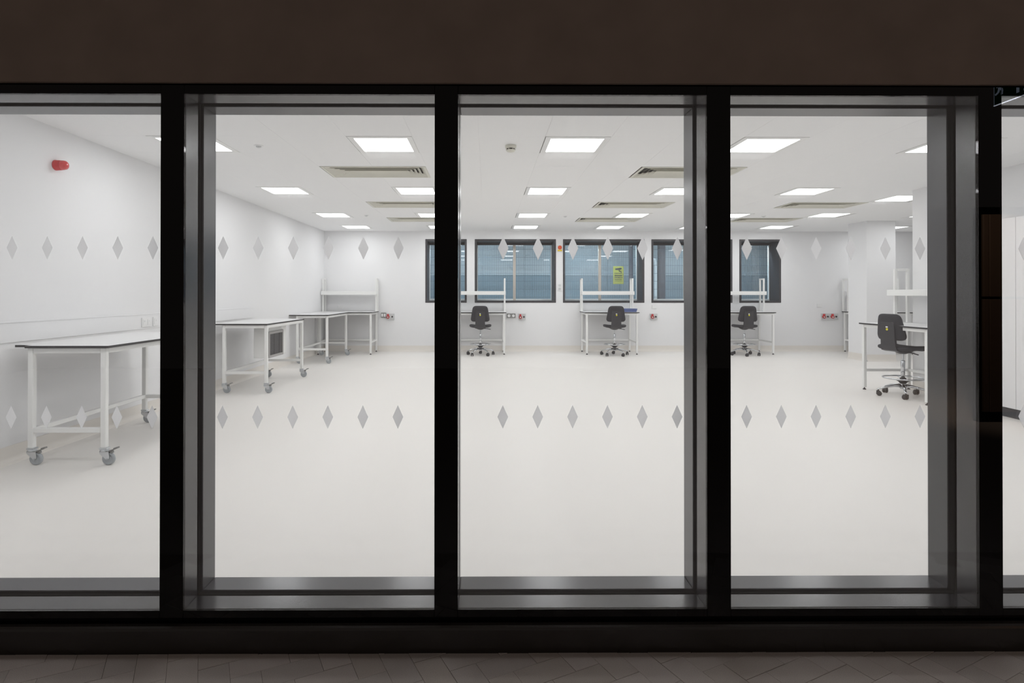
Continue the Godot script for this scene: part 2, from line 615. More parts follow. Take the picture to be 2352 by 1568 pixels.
func front_glazing() -> void:
	var rear := GLASS * 1.118
	# black printed bands of the outer glass: posts, head and sill
	for i in BANDS.size():
		var st := mb()
		bx(st, Vector3(BANDS[i][0], 0.035, GLASS - 0.012), Vector3(BANDS[i][1], OPEN_HI + 0.06, GLASS), 0.001)
		var t := part("trim_%d" % (i + 2), st, "black_glass")
		t.set_meta("kind", "structure")
	for e in [[OPEN_HI, OPEN_HI + 0.09, 8], [0.03, OPEN_LO, 9]]:
		var st := mb()
		for i in 5:
			bx(st, Vector3(BANDS[i][1], e[0], GLASS - 0.012), Vector3(BANDS[i + 1][0], e[1], GLASS), 0.001)
		var t := part("trim_%d" % e[2], st, "black_glass")
		t.set_meta("kind", "structure")
	# solid wall on both sides and over the glazing
	var st := mb()
	bx(st, Vector3(LEFT - 0.2, -0.2, rear), Vector3(BANDS[0][0], CEIL + 0.2, GLASS))
	bx(st, Vector3(BANDS[5][1], -0.2, rear), Vector3(10.4, CEIL + 0.2, GLASS))
	bx(st, Vector3(BANDS[0][0], OPEN_HI + 0.06, rear), Vector3(BANDS[5][1], CEIL + 0.2, GLASS - 0.012))
	struct("wall_front", st, "wall")
	st = mb()
	bx(st, Vector3(-6, 2.085, GLASS + 0.001), Vector3(8, 5.2, GLASS + 0.016), 0.002)
	struct("wall_fascia", st, "fascia", "smooth brown fascia panel over the glazed front", "wall")
	st = mb()
	bx(st, Vector3(-6, -0.1, GLASS - 0.001), Vector3(BANDS[0][0], 2.085, GLASS + 0.014), 0.002)
	bx(st, Vector3(BANDS[5][1], -0.1, GLASS - 0.001), Vector3(8, 2.085, GLASS + 0.014), 0.002)
	struct("wall_cladding", st, "fascia")
	for i in 5:
		var a: float = BANDS[i][1]
		var b: float = BANDS[i + 1][0]
		var w := setting("window_%d" % (i + 1), ["leftmost tall pane of the glazed front, cut by the picture edge", "tall front pane with the corner bench behind it", "middle tall front pane with two stools behind it", "tall front pane before the column and right stool", "narrow strip of front pane at the right picture edge"][i], "window")
		# deep metal reveal in two halves with a glazing groove between
		st = mb()
		for z in [[rear, -2.352], [-2.308, GLASS - 0.012]]:
			frame(st, Rect2(a - 0.04, OPEN_LO - 0.06, b - a + 0.08, OPEN_HI - OPEN_LO + 0.12), Rect2(a, OPEN_LO, b - a, OPEN_HI - OPEN_LO), z[0], z[1], 0.002)
		part("reveal", st, "frame_grey", w)
		st = mb()
		frame(st, Rect2(a - 0.04, OPEN_LO - 0.06, b - a + 0.08, OPEN_HI - OPEN_LO + 0.12), Rect2(a - 0.012, OPEN_LO - 0.012, b - a + 0.024, OPEN_HI - OPEN_LO + 0.024), -2.352, -2.308)
		frame(st, Rect2(a - 0.02, OPEN_LO - 0.02, b - a + 0.04, OPEN_HI - OPEN_LO + 0.04), Rect2(a - 0.006, OPEN_LO - 0.006, b - a + 0.012, OPEN_HI - OPEN_LO + 0.012), -2.336, -2.324)
		part("gasket", st, "gasket", w)
		st = mb()
		bx(st, Vector3(a, OPEN_LO, GLASS - 0.006), Vector3(b, OPEN_HI, GLASS))
		part("pane", st, "glass", w)
		st = mb()
		bx(st, Vector3(a - 0.012, OPEN_LO - 0.012, -2.334), Vector3(b + 0.012, OPEN_HI + 0.012, -2.328))
		part("pane", st, "glass", w)
		# frosted diamonds stuck on the inner pane, two rows
		for y in [[1.473, 0.0], [0.7955, -0.0015]]:
			for k in range(-20, 30):
				var x: float = 0.0665 + k * 0.14035 + y[1]
				if x < a + 0.05 or x > b - 0.05:
					continue
				st = mb()
				slab(st, PackedVector2Array([Vector2(x, y[0] + 0.0475), Vector2(x + 0.0215, y[0]), Vector2(x, y[0] - 0.0475), Vector2(x - 0.0215, y[0])]), -2.3277, -2.3273)
				part("film_diamond", st, "frosted_film", w)
	# dark rounded sill nose and plinth
	st = mb()
	var prof := [Vector2(GLASS - 0.012, 0.036), Vector2(-2.19, 0.05), Vector2(-2.172, 0.0495), Vector2(-2.164, 0.045), Vector2(-2.16, 0.037), Vector2(-2.16, -0.07), Vector2(-2.46, -0.07), Vector2(-2.46, 0.03)]
	var poly := PackedVector2Array()
	for p in prof:
		poly.append(Vector2(-p.x, p.y))
	slab(st, poly, -6.0, 8.0, Transform3D(Basis(Vector3(0, 0, -1), Vector3.UP, Vector3.RIGHT), Vector3.ZERO))
	struct("trim_10", st, "sill_dark", "dark rounded metal sill running under the glazed front", "sill")


# ==================================================================== windows in the back wall
const WIN := [[-1.373, -0.446], [-0.267, 1.554], [1.711, 3.539], [3.697, 5.52], [5.677, 6.617]]
const WIN_LO := 1.088
const WIN_HI := 2.513

func window_holes() -> Array:
	var a := []
	for w in WIN:
		a.append([w[0], w[1], WIN_LO, WIN_HI])
	return a


func back_windows() -> void:
	var words := ["narrow dark framed back window, partly behind the front post", "wide dark framed back window behind the first stool", "wide dark framed back window with the yellow sign beyond", "wide dark framed back window, half hidden by the front post", "narrow dark framed back window at the right end"]
	for i in 5:
		var w := setting("window_%d" % (i + 6), words[i], "window")
		var o := Rect2(WIN[i][0], WIN_LO, WIN[i][1] - WIN[i][0], WIN_HI - WIN_LO)
		var st := mb()
		frame(st, o, o.grow(-0.046), BACK - 0.49, BACK + 0.006, 0.003)
		part("lining", st, "window_grey", w)
		var n := o.grow(-0.046)
		st = mb()
		bx(st, Vector3(n.position.x, n.end.y - 0.05, -13.46), Vector3(n.end.x, n.end.y, -13.40), 0.002)
		part("head_rail", st, "window_grey", w)
		st = mb()
		frame(st, n, Rect2(n.position.x + 0.018, n.position.y + 0.038, n.size.x - 0.036, n.size.y - 0.088), -13.46, -13.415, 0.002)
		part("sash", st, "window_white", w)
		if n.size.x > 1.2:
			st = mb()
			bx(st, Vector3(o.get_center().x - 0.031, n.position.y, -13.47), Vector3(o.get_center().x + 0.031, n.end.y - 0.05, -13.405), 0.003)
			part("mullion", st, "window_post", w)
		st = mb()
		bx(st, Vector3(n.position.x, n.position.y, -13.444), Vector3(n.end.x, n.end.y, -13.432))
		part("pane", st, "glass", w)


# ==================================================================== the yard behind
func yard() -> void:
	var st := mb()
	bx(st, Vector3(-8, -0.3, -17), Vector3(14, -0.1, -13.47))
	struct("ground_yard", st, "concrete")
	var w := setting("wall_yard", "blue grey panelled wall across the yard behind the windows", "wall")
	st = mb()
	bx(st, Vector3(-8, -0.1, -16.4), Vector3(14, 6, -16.05))
	part("backing", st, "clad_dark", w)
	for k in 18:
		var x := -7.0 + k * 1.15
		for y in [[0.0, 0.9, "clad_dark"], [0.906, 1.79, "clad_dark"], [1.796, 2.35, "clad_light"], [2.356, 3.6, "clad_light"], [3.606, 5.6, "clad_light"]]:
			st = mb()
			bx(st, Vector3(x, y[0], -16.05), Vector3(x + 1.144, y[1], -16.03), 0.002)
			part("cladding_panel", st, y[2], w)
	# welded mesh fence
	var f := thing("mesh_fence", "dark welded mesh fence standing outside the back windows", "fence", Vector3(0, -0.1, -14.5))
	st = mb()
	for k in 200:
		var x := -2.5 + k * 0.056
		bx(st, Vector3(x, 0.05, -0.0025), Vector3(x + 0.004, 3.0, 0.0025))
	for k in 15:
		bx(st, Vector3(-2.5, 0.1 + k * 0.2, 0.0025), Vector3(8.7, 0.107 + k * 0.2, 0.0095))
	part("wire_mesh", st, "fence_wire", f).set_meta("kind", "stuff")
	for x in [-1.7, 3.64]:
		st = mb()
		bx(st, Vector3(x - 0.045, 0, -0.12), Vector3(x + 0.045, 3.1, -0.03), 0.006)
		bx(st, Vector3(x - 0.05, 3.1, -0.125), Vector3(x + 0.05, 3.115, -0.025), 0.004)
		part("post", st, "fence_post", f)
	# camera warning sign on the mesh
	var s := thing("warning_sign", "yellow camera warning sign on the mesh fence outside", "sign", Vector3(3.3, 1.757, -14.48))
	st = mb()
	bx(st, Vector3(-0.13, -0.222, -0.004), Vector3(0.13, 0.222, 0.0), 0.001)
	part("plate", st, "sign_yellow", s)
	st = mb()
	slab(st, PackedVector2Array([Vector2(-0.085, 0.165), Vector2(0.075, 0.19), Vector2(0.085, 0.155), Vector2(0.03, 0.125), Vector2(-0.075, 0.13)]), 0.0, 0.0015)
	slab(st, PackedVector2Array([Vector2(0.0, 0.12), Vector2(0.03, 0.122), Vector2(0.05, 0.1), Vector2(0.078, 0.1), Vector2(0.082, 0.06), Vector2(0.055, 0.075), Vector2(0.015, 0.09)]), 0.0, 0.0015)
	part("camera_symbol", st, "sign_black", s)
	st = mb()
	for l in [[0.035, 0.02, 0.1], [-0.005, 0.012, 0.1], [-0.03, 0.028, 0.095], [-0.075, 0.028, 0.1], [-0.12, 0.02, 0.09], [-0.155, 0.012, 0.095]]:
		var x := -l[2] as float
		while x < l[2]:
			var wd := rng.randf_range(0.012, 0.032)
			bx(st, Vector3(x, l[0], 0), Vector3(minf(x + wd, l[2]), l[0] + l[1], 0.0012))
			x += wd + 0.007
	part("small_print", st, "sign_black", s).set_meta("kind", "stuff")
	# pipe and post seen through the fourth window
	st = mb()
	tube(st, [Vector3(3.9, 2.2, -14.9), Vector3(4.25, 2.2, -14.9), Vector3(4.33, 2.17, -14.9), Vector3(4.36, 2.09, -14.9), Vector3(4.36, -0.1, -14.9)], 0.045, 12)
	tag(part("drain_pipe", st, "window_white"), "pale bent pipe outside the half hidden back window", "pipe")
	st = mb()
	bx(st, Vector3(4.42, -0.1, -14.95), Vector3(4.58, 4.0, -14.8), 0.01)
	tag(part("steel_post", st, "fence_post"), "dark steel post beside the bent pipe outside", "post")
	# lamps high on the outside of the building light the yard
	for k in 3:
		var t := thing("yard_lamp", ["left slim lamp on the outer wall over the yard", "middle slim lamp on the outer wall over the yard", "right slim lamp on the outer wall over the yard"][k], "lamp", Vector3(-0.6 + k * 3.2, 2.68, -13.6))
		st = mb()
		bx(st, Vector3(-0.7, 0.0, -0.1), Vector3(0.7, 0.06, 0.13), 0.006)
		part("housing", st, "window_grey", t)
		st = mb()
		bx(st, Vector3(-0.68, -0.012, -0.09), Vector3(0.68, 0.0, 0.1))
		part("diffuser", st, "yard_glow", t)
		var l := AreaLight3D.new()
		l.name = "lamp"
		l.area_size = Vector2(1.3, 0.18)
		l.light_color = Color(0.84, 0.94, 1.0)
		l.light_energy = 9.5
		l.area_range = 20.0
		l.shadow_enabled = true
		l.position = Vector3(0, -0.02, -0.01)
		l.rotation.x = -PI / 2 + 0.35
		t.add_child(l)


# ==================================================================== benches
# local frame: long side along x, rear towards -z, origin on the floor in the middle
func bench(called: String, label: String, at: Vector3, turn: float, w: float, d: float, wheels: bool, notch: bool, group: String, front := 0.035) -> Node3D:
	var t := thing(called, label, "workbench", at, turn, group)
	var top := PackedVector2Array([Vector2(-w / 2, -d / 2), Vector2(w / 2, -d / 2), Vector2(w / 2, d / 2), Vector2(-w / 2, d / 2)])
	if notch:
		top = PackedVector2Array([Vector2(-w / 2 + 0.075, -d / 2), Vector2(w / 2, -d / 2), Vector2(w / 2, d / 2), Vector2(-w / 2, d / 2), Vector2(-w / 2, -d / 2 + 0.131), Vector2(-w / 2 + 0.075, -d / 2 + 0.131)])
	var lay := Transform3D(Basis(Vector3.RIGHT, PI / 2), Vector3.ZERO)   # xy -> xz
	var st := mb()
	slab(st, top, -BENCH + 0.0006, -BENCH + 0.018, lay)
	part("worktop", st, "laminate_core", t, "black edge of the worktop")
	var inner := PackedVector2Array()
	for p in Geometry2D.offset_polygon(top, -0.0015)[0]:
		inner.append(p)
	st = mb()
	slab(st, inner, -BENCH, -BENCH + 0.0008, lay)
	part("worktop_skin", st, "laminate", t, "white top of the worktop")
	var lx := w / 2 - 0.045
	var lz := 0.272 if wheels else d / 2 - 0.045   # the wheeled tops reach back over their rear legs
	var zc := d / 2 - front - lz if wheels else 0.0
	var foot := 0.128 if wheels else 0.03
	for sx in [-1, 1]:
		for sz in [-1, 1]:
			st = mb()
			cb(st, Vector3(sx * lx, (foot + BENCH - 0.018) / 2, zc + sz * lz), Vector3(0.04, BENCH - 0.018 - foot, 0.04), 0.004)
			part("leg", st, "powder_white", t)
	# aprons under the top, stretchers near the floor on three sides
	for sx in [-1, 1]:
		st = mb()
		cb(st, Vector3(sx * lx, BENCH - 0.039, zc), Vector3(0.036, 0.04, lz * 2 - 0.04), 0.003)
		part("apron", st, "powder_white", t)
		st = mb()
		cb(st, Vector3(sx * lx, 0.262, zc), Vector3(0.036, 0.036, lz * 2 - 0.04), 0.003)
		part("stretcher", st, "powder_white", t)
	for sz in [-1, 1]:
		st = mb()
		cb(st, Vector3(0, BENCH - 0.039, zc + sz * lz), Vector3(lx * 2 - 0.04, 0.04, 0.036), 0.003)
		part("apron", st, "powder_white", t)
	st = mb()
	cb(st, Vector3(0, 0.262, zc - lz), Vector3(lx * 2 - 0.04, 0.036, 0.036), 0.003)
	part("stretcher", st, "powder_white", t)
	for sx in [-1, 1]:
		for sz in [-1, 1]:
			var p := Vector3(sx * lx, 0, zc + sz * lz)
			if wheels:
				castor(t, p)
			else:
				st = mb()
				lathe(st, [Vector2(0, 0), Vector2(0.02, 0), Vector2(0.022, 0.004), Vector2(0.02, 0.01), Vector2(0.008, 0.014), Vector2(0.007, 0.032), Vector2(0, 0.032)], 14, Transform3D(Basis(), p))
				part("levelling_foot", st, "black_plastic", t)
	return t


var castor_meshes := []

# swivel castor with a brake pedal, trailing towards +z
func castor(t: Node3D, at: Vector3) -> void:
	if castor_meshes.is_empty():
		var st := mb()
		bx(st, Vector3(-0.026, 0.118, -0.026), Vector3(0.026, 0.13, 0.032), 0.003)
		lathe(st, [Vector2(0, 0.102), Vector2(0.024, 0.102), Vector2(0.03, 0.108), Vector2(0.026, 0.118), Vector2(0, 0.118)], 18)
		for s in [-1.0, 1.0]:
			slab(st, rounded([Vector2(-0.028, 0.108), Vector2(0.042, 0.108), Vector2(0.05, 0.055), Vector2(0.034, 0.036), Vector2(0.018, 0.05), Vector2(-0.026, 0.088)], 0.01, 3), 0.017 * s, 0.020 * s, Transform3D(Basis(Vector3(0, 0, 1), Vector3.UP, Vector3(-1, 0, 0)), Vector3.ZERO))
		bx(st, Vector3(-0.02, 0.1, -0.027), Vector3(0.02, 0.108, 0.042), 0.002)
		castor_meshes.append(done(st))
		st = mb()
		var across := Transform3D(Basis(Vector3(0, 0, 1), Vector3(1, 0, 0), Vector3(0, 1, 0)), Vector3(0, 0.047, 0.034))
		lathe(st, [Vector2(0, -0.012), Vector2(0.02, -0.012), Vector2(0.03, -0.009), Vector2(0.034, -0.014), Vector2(0.043, -0.013), Vector2(0.047, -0.007), Vector2(0.047, 0.007), Vector2(0.043, 0.013), Vector2(0.034, 0.014), Vector2(0.03, 0.009), Vector2(0.02, 0.012), Vector2(0, 0.012)], 26, across)
		lathe(st, [Vector2(0, -0.022), Vector2(0.007, -0.022), Vector2(0.007, 0.022), Vector2(0, 0.022)], 10, across, -1)
		castor_meshes.append(done(st))
		st = mb()
		var tilt := Transform3D(Basis(Vector3.RIGHT, -0.3), Vector3(0, 0.108, 0.05))
		bx(st, Vector3(-0.018, -0.004, -0.014), Vector3(0.018, 0.004, 0.03), 0.002, tilt)
		bx(st, Vector3(-0.014, 0.0, 0.026), Vector3(0.014, 0.012, 0.062), 0.003, tilt)
		bx(st, Vector3(-0.012, -0.022, -0.006), Vector3(0.012, -0.003, 0.012), 0.002, tilt)
		castor_meshes.append(done(st))
	var c := share("castor", castor_meshes[0], "zinc", t, Transform3D(Basis(), at))
	share("wheel", castor_meshes[1], "castor_grey", c)
	share("brake_pedal", castor_meshes[2], "metal_clad", c)


# two slotted uprights and a lipped shelf on the rear of a bench
func shelf_unit(t: Node3D, w: float, d: float) -> void:
	var zr := -d / 2 + 0.035
	var top := 1.63
	for sx in [-1, 1]:
		var x: float = sx * (w / 2 - 0.018)
		var u := mb()
		for z in [zr, zr + 0.17]:
			bx(u, Vector3(x - 0.017, BENCH, z - 0.017), Vector3(x + 0.017, top, z + 0.017), 0.002)
		bx(u, Vector3(x - 0.017, top - 0.03, zr + 0.017), Vector3(x + 0.017, top, zr + 0.153), 0.002)
		bx(u, Vector3(x - 0.02, BENCH, zr - 0.02), Vector3(x + 0.02, BENCH + 0.006, zr + 0.19), 0.001)
		part("upright", u, "powder_white", t)
	var s := mb()
	bx(s, Vector3(-w / 2, 1.265, zr + 0.255), Vector3(w / 2, 1.345, zr + 0.275), 0.004)
	bx(s, Vector3(-w / 2, 1.265, zr + 0.19), Vector3(w / 2, 1.28, zr + 0.255), 0.002)
	bx(s, Vector3(-w / 2 + 0.037, 1.33, zr + 0.0), Vector3(w / 2 - 0.037, 1.345, zr + 0.255), 0.002)
	part("shelf", s, "powder_white", t)


func benches() -> void:
	var g := "white wheeled benches along the left wall"
	bench("mobile_bench", "white wheeled bench nearest the glass along the left wall", Vector3(-3.2035, 0, -5.11), PI / 2, 1.53, 0.753, true, true, g, 0.055)
	bench("mobile_bench", "white wheeled bench with a dark panelled box slung underneath", Vector3(-3.2, 0, -8.27), PI / 2, 1.53, 0.72, true, false, g, 0.025)
	bench("mobile_bench", "white wheeled bench pushed up to the shelved corner bench", Vector3(-3.272, 0, -11.43), PI / 2, 1.53, 0.72, true, false, g, 0.035)
	g = "white fixed benches with a raised shelf"
	for b in [["white shelved bench in the back left corner behind wheeled benches", -3.01, 1.2], ["white shelved bench with a stool under the first wide back window", -0.16, 1.152], ["white shelved bench carrying the blue tray, with a stool", 2.659, 1.152], ["white shelved bench with a stool under the narrow right window", 5.56, 1.152], ["white shelved bench mostly hidden behind the square column", 8.55, 1.152]]:
		var t := bench("shelf_bench", b[0], Vector3(b[1], 0, -12.59), 0.0, b[2], 0.72, false, false, g)
		shelf_unit(t, b[2], 0.72)
	var t := bench("shelf_bench", "white shelved bench on the right with the nearest stool", Vector3(5.412, 0, -7.245), -PI / 2, 1.21, 0.69, false, false, g)
	shelf_unit(t, 1.21, 0.69)
	# box slung under the second wheeled bench
	var u := thing("underbench_unit", "white box with a dark grey framed panel under the wheeled bench", "equipment box", Vector3(-3.09, 0.41, -8.26))
	var st := mb()
	bx(st, Vector3(-0.08, 0.0, -0.36), Vector3(0.11, 0.45, 0.36), 0.006)
	part("body", st, "powder_white", u)
	st = mb()
	var turn := Transform3D(Basis(Vector3.UP, PI / 2), Vector3.ZERO)
	for q in [[Vector3(0.11, 0.0, -0.19), Vector3(0.135, 0.36, -0.155)], [Vector3(0.11, 0.0, 0.335), Vector3(0.135, 0.36, 0.37)], [Vector3(0.11, 0.0, -0.155), Vector3(0.135, 0.035, 0.335)], [Vector3(0.11, 0.325, -0.155), Vector3(0.135, 0.36, 0.335)]]:
		bx(st, q[0], q[1], 0.003)
	part("bezel", st, "panel_edge", u, "grey frame round the dark panel")
	for k in 5:
		st = mb()
		bx(st, Vector3(0.11, 0.036, -0.154 + k * 0.0978), Vector3(0.121 - (k % 2) * 0.003, 0.324, -0.154 + k * 0.0978 + 0.096), 0.002)
		part("dark_panel", st, "panel_slate", u, "dark grey strip of the panel")
	# tall cupboards on the right
	var c := thing("tall_cupboard", "tall white cupboards with a dark plinth at the right edge", "cupboard", Vector3(5.44, 0, -5.0))
	st = mb()
	bx(st, Vector3(0.02, 0.1, -1.36), Vector3(0.31, 2.085, 1.6), 0.003)
	part("carcass", st, "cupboard", c)
	st = mb()
	bx(st, Vector3(0.025, 0.0, -1.35), Vector3(0.31, 0.1, 1.6))
	part("plinth", st, "plinth_grey", c, "dark grey plinth")
	for k in 6:
		st = mb()
		var z := -0.92 - 0.457 + k * 0.46
		bx(st, Vector3(0.0, 0.103, z), Vector3(0.02, 2.083, z + 0.456), 0.002)
		part("door", st, "cupboard", c)
	# blue tray
	var b := thing("storage_tray", "shallow blue tray lying on the bench behind the middle stool", "tray", Vector3(3.05, BENCH, -12.47))
	st = mb()
	var ring := func(hx: float, hz: float, y: float) -> PackedVector3Array:
		var r := PackedVector3Array()
		for p in rounded([Vector2(-hx, -hz), Vector2(hx, -hz), Vector2(hx, hz), Vector2(-hx, hz)], 0.02, 3):
			r.append(Vector3(p.x, y, p.y))
		return r
	loft(st, [ring.call(0.155, 0.12, 0.0), ring.call(0.17, 0.135, 0.062), ring.call(0.178, 0.143, 0.064), ring.call(0.178, 0.143, 0.07), ring.call(0.166, 0.131, 0.07), ring.call(0.152, 0.117, 0.006)], Vector3(0, 0.035, 0), -1)
	part("tray", st, "tray_blue", b)


# ==================================================================== stools
func stool(label: String, at: Vector3, turn: float, star: float) -> void:
	var t := thing("lab_stool", label, "stool", at, turn, "black laboratory stools")
	# seat
	var st := mb()
	var seat := func(g: float, y: float) -> PackedVector3Array:
		var r := PackedVector3Array()
		for p in rounded([Vector2(-0.215 + g, -0.21 + g), Vector2(0.215 - g, -0.21 + g), Vector2(0.235 - g, 0.06), Vector2(0.2 - g, 0.21 - g), Vector2(-0.2 + g, 0.21 - g), Vector2(-0.235 + g, 0.06)], 0.1, 5):
			r.append(Vector3(p.x, y + 0.35 * p.x * p.x * (1.0 if y > 0.61 else 0.6) - (0.02 if p.y < -0.12 else 0.0) * 0.4, p.y))
		return r
	loft(st, [seat.call(0.11, 0.578), seat.call(0.05, 0.58), seat.call(0.012, 0.59), seat.call(0.0, 0.604), seat.call(0.0, 0.618), seat.call(0.01, 0.628), seat.call(0.035, 0.634), seat.call(0.1, 0.634)], Vector3(0, 0.606, 0))
	part("seat", st, "seat_foam", t)
	# backrest: a rounded trapezoid, wrapped forwards at its sides
	st = mb()
	var tilt := Transform3D(Basis(Vector3.RIGHT, 0.1), Vector3(0, 0.875, 0.215))
	var back := func(g: float, z: float) -> PackedVector3Array:
		var r := PackedVector3Array()
		for p in rounded([Vector2(-0.205 + g, -0.165 + g), Vector2(0.205 - g, -0.165 + g), Vector2(0.15 - g, 0.165 - g), Vector2(-0.15 + g, 0.165 - g)], 0.075, 6):
			r.append(tilt * Vector3(p.x, p.y, z - 0.9 * p.x * p.x))
		return r
	loft(st, [back.call(0.12, -0.024), back.call(0.06, -0.024), back.call(0.02, -0.02), back.call(0.0, -0.008), back.call(0.0, 0.008), back.call(0.012, 0.02), back.call(0.05, 0.024), back.call(0.12, 0.026)], tilt * Vector3(0, 0, -0.01))
	part("backrest", st, "seat_foam", t)
	# spine: a broad moulded bracket from under the seat up the middle of the back
	st = mb()
	var path := [Vector3(0.1, 0.565, 0.05), Vector3(0.105, 0.568, 0.16), Vector3(0.11, 0.585, 0.215), Vector3(0.102, 0.64, 0.232), Vector3(0.098, 0.72, 0.238), Vector3(0.1, 0.84, 0.248), Vector3(0.092, 0.93, 0.246), Vector3(0.07, 0.955, 0.236)]
	for i in path.size() - 1:
		var p: Vector3 = path[i]
		var q: Vector3 = path[i + 1]
		var n := Vector3(0, -(q.z - p.z), q.y - p.y).normalized() * 0.028
		for s in [[0.0, 1.0], [1.0, -1.0]]:
			quad(st, Vector3(-p.x, p.y, p.z) - n * s[0], Vector3(p.x, p.y, p.z) - n * s[0], Vector3(q.x, q.y, q.z) - n * s[0], Vector3(-q.x, q.y, q.z) - n * s[0], n * s[1])
		for sx in [-1.0, 1.0]:
			quad(st, Vector3(sx * p.x, p.y, p.z), Vector3(sx * q.x, q.y, q.z), Vector3(sx * q.x, q.y, q.z) - n, Vector3(sx * p.x, p.y, p.z) - n, Vector3(sx, 0, 0))
	var e: Vector3 = path[-1]
	quad(st, Vector3(-e.x, e.y, e.z), Vector3(e.x, e.y, e.z), Vector3(e.x, e.y - 0.02, e.z - 0.03), Vector3(-e.x, e.y - 0.02, e.z - 0.03), Vector3.UP)
	bx(st, Vector3(-0.062, 0.925, 0.238), Vector3(0.062, 0.933, 0.252), 0.002)
	part("spine", st, "seat_shell", t)
	st = mb()
	bx(st, Vector3(-0.016, 0.868, 0.2475), Vector3(0.014, 0.884, 0.2515), 0.001)
	part("badge", st, "white_plastic", t, "white strip of the small badge")
	st = mb()
	lathe(st, [Vector2(0, 0), Vector2(0.015, 0), Vector2(0.015, 0.003), Vector2(0, 0.003)], 16, Transform3D(Basis(Vector3.RIGHT, PI / 2), Vector3(0.002, 0.848, 0.2478)), -1)
	part("badge", st, "badge_yellow", t, "yellow dot of the small badge")
	# mechanism and lever
	st = mb()
	lathe(st, [Vector2(0, 0.535), Vector2(0.035, 0.535), Vector2(0.075, 0.55), Vector2(0.11, 0.572), Vector2(0.11, 0.582), Vector2(0, 0.582)], 20)
	part("mechanism", st, "black_plastic", t)
	st = mb()
	tube(st, [Vector3(0.05, 0.56, 0.0), Vector3(0.14, 0.556, 0.005), Vector3(0.17, 0.55, 0.01), Vector3(0.215, 0.543, 0.012)], 0.007, 8)
	part("lever", st, "black_plastic", t)
	# gas column
	st = mb()
	lathe(st, [Vector2(0.0125, 0.44), Vector2(0.0125, 0.54)], 16)
	lathe(st, [Vector2(0, 0.16), Vector2(0.0245, 0.16), Vector2(0.0245, 0.445), Vector2(0.021, 0.452), Vector2(0.0125, 0.452)], 20)
	part("gas_column", st, "chrome", t)
	# foot ring with hub and spokes
	st = mb()
	var c := []
	for k in 40:
		c.append(Vector3(cos(TAU * k / 40) * 0.215, 0.232, sin(TAU * k / 40) * 0.215))
	tube(st, c, 0.0095, 10, true)
	for k in 4:
		var a := star + TAU * k / 4 + 0.4
		tube(st, [Vector3(cos(a) * 0.03, 0.2, sin(a) * 0.03), Vector3(cos(a) * 0.12, 0.212, sin(a) * 0.12), Vector3(cos(a) * 0.213, 0.228, sin(a) * 0.213)], 0.006, 8)
	part("foot_ring", st, "chrome", t)
	st = mb()
	lathe(st, [Vector2(0.025, 0.236), Vector2(0.034, 0.232), Vector2(0.034, 0.21), Vector2(0.085, 0.205), Vector2(0.05, 0.185), Vector2(0.036, 0.165), Vector2(0.025, 0.16)], 20)
	part("ring_hub", st, "black_plastic", t)
	# five-armed base
	st = mb()
	lathe(st, [Vector2(0, 0.095), Vector2(0.03, 0.095), Vector2(0.038, 0.11), Vector2(0.036, 0.16), Vector2(0.026, 0.168), Vector2(0, 0.168)], 20)
	for k in 5:
		var a := star + TAU * k / 5
		var xf := Transform3D(Basis(Vector3.UP, a), Vector3.ZERO)
		var rings := []
		for s in [[0.02, 0.135, 0.03, 0.024], [0.1, 0.132, 0.024, 0.018], [0.2, 0.112, 0.018, 0.014], [0.27, 0.088, 0.014, 0.011], [0.292, 0.08, 0.012, 0.009]]:
			var r := PackedVector3Array()
			for j in 10:
				var w := TAU * j / 10
				r.append(xf * Vector3(s[0], s[1] + sin(w) * s[3], cos(w) * s[2]))
			rings.append(r)
		loft(st, rings, xf * Vector3(0.15, 0.115, 0))
	part("star_base", st, "chrome", t)
	for k in 5:
		var a := star + TAU * k / 5
		var at2 := Transform3D(Basis(Vector3.UP, a), Vector3.ZERO) * Vector3(0.28, 0, 0)
		var xf := Transform3D(Basis(Vector3.UP, a + 1.1 + k * 0.9), at2)
		st = mb()
		lathe(st, [Vector2(0, 0.05), Vector2(0.008, 0.05), Vector2(0.008, 0.082), Vector2(0, 0.082)], 10, xf, -1)
		slab(st, rounded([Vector2(-0.022, 0.05), Vector2(-0.016, 0.066), Vector2(0.012, 0.066), Vector2(0.03, 0.05), Vector2(0.03, 0.035), Vector2(-0.015, 0.035)], 0.008, 3), -0.022, 0.022, xf)
		var cm := part("castor", st, "black_plastic", t)
		st = mb()
		var axle := xf * Transform3D(Basis(Vector3(1, 0, 0), Vector3(0, 0, 1), Vector3(0, -1, 0)), Vector3(0.008, 0.029, 0))
		for s in [-1.0, 1.0]:
			lathe(st, [Vector2(0, 0.006 * s), Vector2(0.028, 0.006 * s), Vector2(0.029, 0.01 * s), Vector2(0.029, 0.022 * s), Vector2(0.024, 0.027 * s), Vector2(0, 0.028 * s)] if s > 0 else [Vector2(0, 0.028 * s), Vector2(0.024, 0.027 * s), Vector2(0.029, 0.022 * s), Vector2(0.029, 0.01 * s), Vector2(0.028, 0.006 * s), Vector2(0, 0.006 * s)], 18, axle)
		part("wheel", st, "black_plastic", cm)


func stools() -> void:
	stool("black stool on chrome base at the bench under the first wide window", Vector3(-0.13, 0, -12.17), deg_to_rad(-1), deg_to_rad(18))
	stool("black stool on chrome base in front of the blue tray", Vector3(2.68, 0, -12.12), deg_to_rad(-3), deg_to_rad(12))
	stool("black stool on chrome base before the narrow right back window", Vector3(5.42, 0, -12.14), deg_to_rad(-3), deg_to_rad(44))
	stool("nearest black stool, side on, tucked at the right bench", Vector3(5.25, 0, -7.27), deg_to_rad(-77), deg_to_rad(24 + 77))


